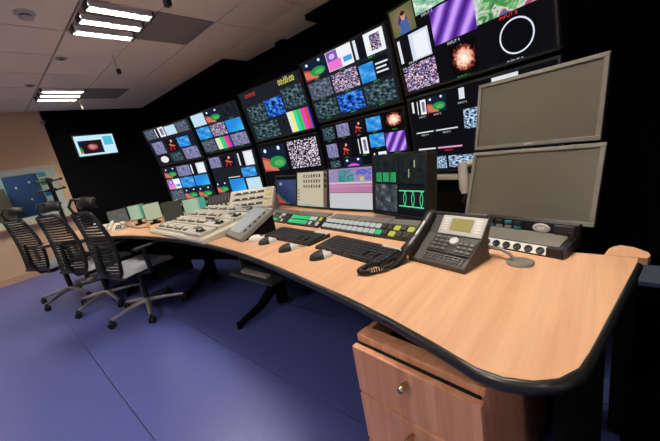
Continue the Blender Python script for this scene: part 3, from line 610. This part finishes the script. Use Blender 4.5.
# keyboards
def keyboard(label, c, rz, W=.455, D=.155):
    k = thing('keyboard', label, 'keyboard', (c[0], c[1], DESK), rz, 'black keyboards on the desk')
    MB().use(BLACK).side([(-D/2, 0), (-D/2, .009), (D/2, .022), (D/2, 0)], -W/2, W/2).build('case', k)
    MB().use(SILVER).side([(D/2-.022, .0205), (D/2-.022, .0225), (D/2-.002, .0245), (D/2-.002, .0225)], W/2-.12, W/2-.005).build('silver_strip', k)
    ks = MB().use(DARK).at(Matrix.Translation((0, -D/2, .009)) @ Matrix.Rotation(math.atan2(.013, D), 4, 'X'))
    for r_ in range(6):
        for c_ in range(21):
            if c_ in (15, 18) and r_ in (1, 2): continue
            x = -W/2+.012+c_*(W-.024)/20.6
            if r_ == 0 and 4 <= c_ <= 9:
                if c_ == 4: ks.box((x+.05, .012+.0215*r_, .004), (.118, .017, .009))
                continue
            ks.box((x+.006, .012+.0215*r_, .004), (.0172, .017, .009), .0)
    o = ks.build('keys', k); return k
keyboard('black keyboard nearest the telephone', (1.045, .835), math.atan2(-.42, -.088))
keyboard('black keyboard farther from the telephone, beside the touch panel', (1.133, 1.345), math.atan2(-.42, -.05))
# mice
def mouse(label, c, dirv, m1, m2, cord=True):
    rz = math.atan2(dirv[1], dirv[0]) - PI/2
    t_ = thing('computer_mouse', label, 'mouse', (c[0], c[1], DESK), rz, 'mice on the desk')
    def fn(u, v, lo=0):
        th = v*PI; yy = -.055+.11*u
        wd = .031*math.sqrt(max(0, 1-abs(2*u-1)**2.6))+.001; ht = .036*(math.sin(PI*min(1, u*.86+.09)))**.6*(1 if 0 < u < 1 else .25)
        return (wd*math.cos(th), yy, max(0.0, ht*math.sin(th)**.8) if 0 < v < 1 else 0)
    MB().use(m1).grid(lambda u, v: fn(u*.6, v), 10, 12).build('body', t_)
    MB().use(m2).grid(lambda u, v: fn(.6+.4*u, v), 8, 12).build('buttons', t_)
    MB().use(BLACK).at(Matrix.Translation((0, .034, .028)) @ Matrix.Rotation(PI/2, 4, 'Y')).lathe([(.009, -.003), (.009, .003)], 12).build('wheel', t_)
    MB().use(DARK).prism([(.029*math.cos(a_), .053*math.sin(a_)) for a_ in [2*PI*q/20 for q in range(20)]], 0, .002).build('base', t_)
    if cord: MB().use(BLACK).tube([(0, .052, .008), (.006, .068, .003), (.014, .085, .003)], .002, 5).build('cord', t_)
    return t_
mouse('black and silver mouse nearest the telephone', (.93, .955), (.62, -.5), BLACK, SILVER)
mouse('black and silver mouse in the middle of the row of mice', (.962, 1.215), (.62, -.42), BLACK, SILVER)
mouse('black and silver mouse beside the white mouse', (1.012, 1.455), (.6, -.5), BLACK, SILVER)
mouse('white mouse beside the grey touch panel', (1.03, 1.585), (.35, -.8), WHITE, WHITE, False)
# grey touch panel
tp = thing('touch_panel', 'grey tilted touch panel with five dark buttons', 'control panel', (1.118, 1.775, DESK), face_rot(R(168)))
Mx = panel_matrix(.088, R(64)); TW, TH = .29, .29
MB().use(mat('touch_panel_grey', (122, 118, 110), .45)).at(Mx).box((0, .015, 0), (TW, .03, TH), .005).build('housing', tp)
MB().use(mat('touch_screen', (182, 192, 198), .25)).at(Mx).box((-.03, -.002, .01), (TW-.1, .006, TH-.05)).build('screen', tp)
for q in range(5): MB().use(BLACK).at(Mx).box((TW/2-.045, -.003, -.075+.042*q), (.012, .008, .02), .001).build('button', tp)
MB().use(MBLACK).side([(-.11, 0), (-.10, .01), (.125, .12), (.125, 0)], -TW/2+.012, TW/2-.012).build('foot', tp)
# vision mixer
mx = thing('vision_mixer', 'large light grey vision mixer panel with stepped rows of keys', 'mixer', (1.185, 2.49, DESK), R(-90-2))
MW, MD = 1.08, .60     # local X to the right (towards the camera), Y away from the operator
SLOPE = .09
def mz(y): return .03+(y+MD/2)*SLOPE
MB().use(LGREY).side([(-MD/2, 0), (-MD/2-.004, .018), (-MD/2+.006, .03), (MD/2, mz(MD/2)), (MD/2, 0)], -MW/2, MW/2).build('housing', mx)
KW = mat('mixer_key_ivory', (226, 222, 208), .4); KD = mat('mixer_key_dark', (70, 66, 58), .5); OL = mat('mixer_display_olive', (74, 70, 40), .3)
for j in range(4):
    y = -MD/2+.085+.145*j
    bk = MB().use(LGREY).at(Matrix.Translation((-.15, y, mz(y))) @ Matrix.Rotation(math.atan(SLOPE), 4, 'X')); bk.box((0, 0, .008), (.66, .10, .018), .004); bo = bk.build('key_bank', mx)
    kk = MB().at(bk.M)
    for r_ in range(2): rgb_keys(kk, -.32, .30, -.022+.032*r_, .019, 24, .018, .018, lambda i: (KW if (i*7+j) % 6 else KD) if r_ else (KD if (i*5+j) % 7 else KW), .01)
    kk.build('keys', bo)
    bt = MB().use(WHITE).at(bk.M).box((0, .045, .022), (.66, .014, .012), .002).build('label_strip', bo)
    md = MB().use(GREY if j == 3 else LGREY).at(Matrix.Translation((.325, y, mz(y))) @ Matrix.Rotation(math.atan(SLOPE), 4, 'X')); md.box((0, 0, .012), (.27, .132, .026), .005); mo = md.build('effects_module', mx)
    MB().use(OL).at(md.M).box((-.06, .02, .027), (.075, .036, .006)).build('small_display', mo)
    lv = MB().use(BLACK).at(md.M)
    for q in range(4): lv.box((.045+.022*q, -.02, .030), (.008, .045, .006)); lv.box((.045+.022*q, -.03+.01*((q*3+j) % 4), .038), (.014, .012, .012), .002)
    lv.build('faders', mo)
MB().use(BLACK).at(Matrix.Translation((.20, -.06, mz(-.06)+.025))).tube([(-.06, 0, .02), (.06, 0, .02)], .009, 10).build('fader_bar', mx)
# steep key panel behind the mixer
sp_ = thing('key_panel', 'steep beige key panel standing behind the vision mixer', 'control panel', (1.61, 2.42, DESK), face_rot(R(203)))
Mx = panel_matrix(.135, R(38))
MB().use(LGREY).at(Mx).box((0, .02, 0), (.47, .04, .20), .004).build('housing', sp_)
MB().use(GREY).side([(-.02, 0), (-.045, .06), (.09, .205), (.12, 0)], -.22, .22).build('stand', sp_)
for q in range(3):
    rr = MB().use(mat('key_row_dark', (66, 58, 46), .5)).at(Mx).box((-.03, -.001, .06-.06*q), (.33, .006, .022)).build('key_row', sp_)
    rk = MB().at(Mx); rgb_keys(rk, -.19, .13, -.005, .06-.06*q, 16, .013, .008, lambda i: KD if i % 4 else KW, .014); rk.build('keys', rr)
yk = MB().at(Mx)
for q in range(4):
    yk.use(mat('pale_yellow_key', (214, 204, 120), .5)); yk.box((.165, -.004, .07-.045*q), (.02, .008, .02)); yk.box((.20, -.004, .07-.045*q), (.02, .008, .02))
yk.build('yellow_keys', sp_)
# audio box with knobs
ab = thing('audio_unit', 'small black audio unit with a row of pale knobs behind the mixer', 'audio unit', (1.64, 3.05, DESK), face_rot(R(218)))
Mx = panel_matrix(.105, R(25)); MB().use(BLACK).at(Mx).box((0, .03, 0), (.26, .06, .15), .004).build('housing', ab)
MB().use(DARK).side([(-.03, 0), (-.03, .03), (.07, .15), (.11, 0)], -.12, .12).build('stand', ab)
for q in range(5): MB().use(LGREY).at(Mx @ Matrix.Translation((-.1+.05*q, 0, -.045)) @ Matrix.Rotation(PI/2, 4, 'X')).lathe([(.014, 0), (.012, .018)], 12).build('knob', ab)
for q in range(7): MB().use(BEZEL).at(Mx).box((-.105+.035*q, -.001, .025), (.003, .004, .05)).build('fader_slot', ab)
# far screens on the curved end of the desk
E_ = {'dk': picture('far_screen_stripes', 'wave', [(0, (44, 42, 36)), (1, (84, 80, 68))], 6), 'gr': picture('far_screen_green', 'grad', [(0, (150, 178, 150)), (.6, (170, 186, 160)), (.75, (70, 150, 130)), (1, (90, 160, 140))], 3, dist=.1), 'cr': picture('far_screen_cream', 'wave', [(0, (172, 182, 150)), (.8, (184, 190, 160)), (1, (150, 150, 120))], 3, angle=PI/2, dist=1), 'gy': picture('far_screen_grey', 'noise', [(.3, (84, 84, 78)), (.7, (104, 104, 96))], 3)}
for (cx, y, cz, W, H, k, yw, lab) in ((.955, 4.08, .845, .19, .16, 'gy', 262, 'small grey screen, leftmost of the five small screens at the far end of the desk'), (1.06, 3.75, .872, .165, .165, 'gr', 258, 'small pale green screen beside the grey one at the far end'),
        (1.125, 3.5, .865, .165, .18, 'cr', 255, 'small cream screen, middle of the five small screens'), (1.272, 3.37, .833, .19, .196, 'dk', 250, 'small dark striped screen between the cream and the green one'), (1.445, 3.21, .831, .231, .189, 'gr', 245, 'small green screen nearest the black audio unit')):
    monitor('small_screen', lab, (cx, y, cz), yw, 14, W, H, .007, DARK, [(0, 0, 1, 1, E_[k])], foot_y=.03, depth=.025, group='small screens at the far end of the desk')
# white desk phones / intercoms at the far end
for (x, y, lab) in ((.75, 4.0, 'pale desk intercom leaning at the far end, nearer the chairs'), (.86, 3.80, 'pale desk intercom leaning at the far end, nearer the small screens')):
    t_ = thing('intercom', lab, 'intercom', (x, y, DESK), face_rot(R(235)), 'pale intercoms at the far end')
    MB().use(LGREY).side([(-.08, 0), (-.08, .01), (.06, .075), (.08, .07), (.08, 0)], -.05, .05).build('base', t_)
    MB().use(WHITE).tube([(-.065, -.06, .035), (-.065, 0, .066), (-.065, .065, .095)], [.018, .014, .018], 8).build('handset', t_)
    ks = MB().use(DARK).at(Matrix.Translation((.012, -.06, .02)) @ Matrix.Rotation(math.atan2(.065, .14), 4, 'X'))
    for a_ in range(4):
        for b_ in range(3): ks.box((-.02+.02*b_, .01+.02*a_, .003), (.013, .013, .005))
    ks.build('keys', t_)
ds = thing('clutter_cable', 'thin black cable lying among the far screens', 'cable', (.95, 3.5, DESK))
MB().use(BLACK).tube([(-.1, .25, .10), (-.04, .12, .03), (.0, .0, .006), (.05, -.1, .006), (.04, -.2, .006)], .004, 6).build('cord', ds)
# telephone
ph = thing('telephone', 'black office telephone with silver top and olive display', 'telephone', (1.075, .422, DESK), face_rot(R(166)))
PW = .235
prof_ = [(-.085, 0), (-.088, .018), (-.080, .024), (.030, .085), (.088, .148), (.10, .146), (.10, .13), (.06, .055), (.085, .0)]
MB().use(mat('phone_grey_plastic', (70, 69, 68), .4)).side(prof_, -PW/2, PW/2).build('body', ph)
a1 = math.atan2(.061, .11); M1 = Matrix.Translation((0, -.080, .024)) @ Matrix.Rotation(a1, 4, 'X'); a2 = math.atan2(.063, .058); M2 = Matrix.Translation((0, .030, .085)) @ Matrix.Rotation(a2, 4, 'X')
fp = MB().use(SILVER).at(M2).box((.028, .041, .002), (.176, .080, .006), .003).build('silver_faceplate', ph)
MB().use(LCD).at(M2).box((.028, .044, .0055), (.085, .050, .003)).build('display', fp)
for s_ in (-1, 1):
    sk = MB().use(WHITE).at(M2)
    for q in range(5): sk.box((.028+s_*.064, .022+.011*q, .0055), (.022, .007, .003))
    sk.build('side_keys', fp)['kind'] = 'stuff'
MB().use(BLACK).at(M2).box((.0, .088, -.002), (.22, .014, .012), .004).build('top_bar', ph)
MB().use(BLACK).at(M1).box((.028, .078, .003), (.176, .085, .006), .004).build('key_field', ph)
nk = MB().use(mat('phone_key_grey', (92, 90, 88), .4)).at(M1)
for r_ in range(4):
    for c_ in range(3): nk.box((-.040+.023*c_, .052+.018*r_, .008), (.017, .011, .006), .0015)
for r_ in range(3):
    for c_ in range(3): nk.box((.062+.021*c_, .050+.018*r_, .008), (.015, .011, .006), .0015)
for r_ in range(3):
    for c_ in range(10): nk.box((-.052+.017*c_, .006+.0105*r_, .003), (.011, .007, .005), .001)
nk.build('keys', ph)
MB().use(SILVER).at(M1 @ Matrix.Translation((.030, .095, .006))).lathe([(.017, 0), (.017, .004), (.013, .007), (.009, .005)], 20).build('navigator', ph)
hs = MB().use(BLACK)
hx = -PW/2-.004
hs.tube([(hx, -.100, .028), (hx, -.093, .038), (hx, -.06, .050), (hx, -.01, .082), (hx, .045, .118), (hx, .075, .135), (hx, .092, .138), (hx, .10, .13)], [.012, .027, .028, .022, .021, .027, .025, .01], 12)
hs.build('handset', ph)
MB().use(SILVER).tube([(hx+.004, -.04, .083), (hx+.004, .03, .129)], .006, 6).build('handset_strip', ph)
pts = []
path = [(hx, -.105, .03), (-.118, -.15, .014), (-.128, -.21, .013), (-.155, -.275, .013), (-.195, -.28, .013), (-.198, -.22, .013), (-.165, -.15, .013), (-.135, -.09, .013)]
def cr(ps, t_):
    i = min(int(t_), len(ps)-2); f = t_-i; g = lambda k: Vector(ps[max(0, min(len(ps)-1, k))])
    p0, p1, p2, p3 = g(i-1), g(i), g(i+1), g(i+2)
    return .5*((2*p1)+(p2-p0)*f+(2*p0-5*p1+4*p2-p3)*f*f+(3*p1-p0-3*p2+p3)*f**3)
N_ = 460
for q in range(N_+1):
    t_ = (len(path)-1)*q/N_; c = cr(path, t_); d_ = (cr(path, min(t_+.02, len(path)-1.001))-cr(path, max(t_-.02, 0))).normalized()
    s_ = d_.cross(Vector((0, 0, 1))).normalized(); u_ = s_.cross(d_); a_ = q*2*PI/8.2
    pts.append(c + (s_*math.cos(a_)+u_*math.sin(a_))*.0085)
MB().use(BLACK).tube(pts, .003, 5).build('coiled_cord', ph)
# grommet with cable
gr = thing('cable_grommet', 'grey round cable grommet set in the desktop', 'grommet', (1.108, .193, DESK))
MB().use(BEZEL).lathe([(.042, -.002), (.042, .003), (.036, .006), (.012, .006)], 28).build('cap', gr)
cbl = thing('telephone_cable', 'grey cable running from the telephone into the grommet', 'cable', (1.108, .193, DESK))
MB().use(GREY).tube([(.0, .012, .004), (.006, .03, .026), (.02, .06, .035), (.045, .10, .028), (.05, .15, .02)], .006, 8).build('cord', cbl)
# connector rack
rk_ = thing('connector_panel', 'connector panel with round sockets below the switched-off monitor', 'connector panel', (1.268, .222, DESK), face_rot(R(164)))
RW = .33
MB().use(BLACK).side([(-.062, 0), (-.062, .004), (-.038, .028), (.05, .042), (.055, .083), (.09, .083), (.09, 0)], -RW/2, RW/2).build('housing', rk_)
MB().use(BEZEL).side([(-.036, .029), (-.036, .032), (.048, .046), (.048, .042)], -RW/2+.01, RW/2-.022).build('cover_plate', rk_)
SM = Matrix.Translation((0, -.0505, .0165)) @ Matrix.Rotation(-PI/4, 4, 'X')
fs2 = MB().use(WHITE).at(SM).box((-.022, 0, 0), (RW-.06, .005, .032)).build('socket_strip', rk_)
for q in range(7):
    MB().use(BLACK).at(SM @ Matrix.Translation((-RW/2+.032+.038*q, -.0025, -.003)) @ Matrix.Rotation(PI/2, 4, 'X')).lathe([(.0135, 0), (.0135, .004), (.008, .004), (.007, .001)], 16).build('socket', fs2)
MB().use(BLACK).box((RW/2-.026, -.055, .018), (.05, .016, .032), .004).build('corner_block', rk_)
cnb = mat('blue_connector', (52, 122, 150), .4)
for q in range(4):
    for r_ in range(2):
        MB().use(cnb if (q+r_) % 3 == 0 else DARK if r_ else GREY).box((-RW/2+.03+.036*q, .049, .052+.019*r_), (.024, .016, .013), .002).build('connector', rk_)
MB().use(SILVER).at(Matrix.Translation((.055, .051, .062)) @ Matrix.Rotation(PI/2, 4, 'X') @ Matrix.Diagonal((1.6, 1, 1, 1))).lathe([(.018, 0), (.018, .004), (.015, .006)], 24).build('oval_plate', rk_)
MB().use(WHITE).at(Matrix.Translation((.055, .044, .062)) @ Matrix.Rotation(PI/2, 4, 'X') @ Matrix.Diagonal((1.6, .7, 1, 1))).lathe([(.008, 0), (.008, .003)], 20).build('oval_badge', rk_)
MB().use(DARK).box((.128, .049, .063), (.06, .016, .034), .002).build('end_block', rk_)
for (x_, z_) in ((RW/2-.012, .02), (RW/2-.008, .058)):
    MB().use(BLACK).at(Matrix.Translation((x_, -.03+.06*(z_ > .03), z_)) @ Matrix.Rotation(PI/2, 4, 'X')).lathe([(.010, 0), (.010, .014)], 14).build('thumb_screw', rk_)

# ================================================================== CHAIRS
def make_chair(label, loc, rz, base_rz):
    """front of the chair looks along local +X"""
    t_ = thing('office_chair', label, 'chair', (loc[0], loc[1], 0), rz, 'mesh-backed office chairs along the desk')
    # base
    MB().use(ALU).lathe([(.035, .085), (.045, .10), (.04, .135), (.03, .14)], 16).build('hub', t_)
    for k in range(5):
        a_ = base_rz-rz+2*PI*k/5; c_, s_ = math.cos(a_), math.sin(a_)
        leg = MB().use(ALU).tube([(.02*c_, .02*s_, .115), (.15*c_, .15*s_, .105), (.31*c_, .31*s_, .078)], [.026, .021, .014], 8).build('base_leg', t_)
        Mw = Matrix.Translation((.32*c_, .32*s_, .03)) @ Matrix.Rotation(a_+.9, 4, 'Z')
        cs = MB().use(BLACK)
        for sx in (-1, 1): cs.at(Mw @ Matrix.Translation((sx*.014, 0, 0)) @ Matrix.Rotation(PI/2, 4, 'Y')).lathe([(.024, -.009), (.030, -.006), (.030, .006), (.024, .009)], 16)
        cs.at(Mw).box((0, 0, .03), (.016, .03, .035), .005); cs.build('caster', leg)
    MB().use(BLACK).tube([(0, 0, .13), (0, 0, .30)], .026, 12).tube([(0, 0, .28), (0, 0, .42)], .016, 12).build('gas_lift', t_)
    MB().use(BLACK).box((-.02, 0, .405), (.28, .16, .05), .012).build('mechanism', t_)
    MB().use(GREY).box((.10, .12, .415), (.09, .05, .03), .006).box((.02, -.12, .415), (.09, .05, .03), .006).build('levers', t_)
    MB().use(BLACK).box((0, 0, .445), (.46, .46, .026), .012).build('seat_shell', t_)
    def seat(u, v):
        x = -.22+.46*u; y = -.235+.47*v; e = (1-abs(2*u-1)**6)*(1-abs(2*v-1)**6)
        return (x, y, .456+.048*max(0, e)**.35-.02*max(0, u-.75)*4*.6)
    MB().use(SEATF).grid(seat, 22, 22).build('seat_cushion', t_)
    # back: local profile leaning away
    def bx(z): 
        q = (z-.47)/.55; return -.215+.03*math.sin(q*PI*.9)-.05*q**1.5
    def hw(z): 
        q = (z-.47)/.55; return .185+.03*math.sin(PI*q)-.03*q
    zs = [.47+.55*k/14 for k in range(15)]
    loop = [(bx(z), hw(z), z) for z in zs] + [(bx(1.02)-.005, hw(1.02)*(1-2*k/6), 1.03) for k in range(1, 6)] + [(bx(z), -hw(z), z) for z in reversed(zs)] + [(bx(.47), -hw(.47)*(1-2*k/6), .462) for k in range(1, 6)] + [(bx(.47), hw(.47), .47)]
    MB().use(BLACK).tube(loop, .017, 8, False).build('back_frame', t_)
    sl = MB().use(MESHF)
    for k in range(21):
        z = .485+.0258*k; sl.tube([(bx(z)-.004-.02*(1-u*u), hw(z)*u, z) for u in (-.98, -.5, 0, .5, .98)], .0095, 5)
    sl.build('back_mesh', t_)['kind'] = 'stuff'
    MB().use(BLACK).tube([(-.05, 0, .41), (-.20, 0, .42), (bx(.55)-.05, 0, .52), (bx(.75)-.04, 0, .75)], [.03, .028, .024, .014], 8).build('back_strut', t_)
    # headrest: a curved pad on a hooked bar
    xt = bx(1.02)
    MB().use(BLACK).tube([(xt, .0, 1.02), (xt-.045, 0, 1.05), (xt-.06, 0, 1.10), (xt-.03, 0, 1.15), (xt+.02, 0, 1.14)], .011, 8).build('headrest_bar', t_)
    def head(u, v):
        a_ = (u-.5)*2.0; x = xt+.045+.035*(math.cos(a_)-1)*-1.4; 
        return (x-.02*math.sin(PI*v)+.012*v, .135*math.sin(a_)/math.sin(1.0), 1.075+.075*v-.018*(2*u-1)**2)
    h_ = MB().use(BLACK).grid(head, 14, 8).build('headrest', t_); sm = h_.modifiers.new('thickness', 'SOLIDIFY'); sm.thickness = .02; sm.offset = 0
    for s_ in (-1, 1):
        arm = MB().use(BLACK).tube([(-.03, s_*.20, .42), (-.03, s_*.285, .43), (-.035, s_*.295, .50), (-.04, s_*.295, .655)], [.018, .02, .022, .02], 8).build('armrest_post', t_)
        MB().use(BLACK).box((.01, s_*.29, .660), (.25, .07, .022), .012).build('armrest_pad', arm)
    return t_
make_chair('mesh-backed office chair nearest the camera, rightmost of the three', (.745, 3.18), R(12), R(38))
make_chair('mesh-backed office chair in the middle of the three', (.60, 3.93), R(22), R(200))
make_chair('mesh-backed office chair farthest left, nearest the window wall', (.40, 4.68), R(22), R(215))
# coat stand by the beige wall
cs_ = thing('coat_stand', 'black coat stand with short pegs in front of the window', 'coat stand', (.652, 5.3, 0))
MB().use(BLACK).lathe([(.17, 0), (.17, .012), (.05, .03)], 24).build('base', cs_)
MB().use(BLACK).tube([(0, 0, .02), (0, 0, 1.42)], .024, 10).build('pole', cs_)
for k in range(4):
    a_ = .1+k*PI/2; c_, s_ = math.cos(a_), math.sin(a_)
    for z in (1.37, 1.25):
        pg = MB().use(BLACK).tube([(0, 0, z), (.12*c_, .12*s_, z+.02)], .01, 6).build('peg', cs_)
        MB().use(BLACK).at(Matrix.Translation((.125*c_, .125*s_, z+.02))).lathe([(.004, -.018), (.016, -.012), (.019, 0), (.016, .012), (.004, .018)], 10).build('knob', pg)
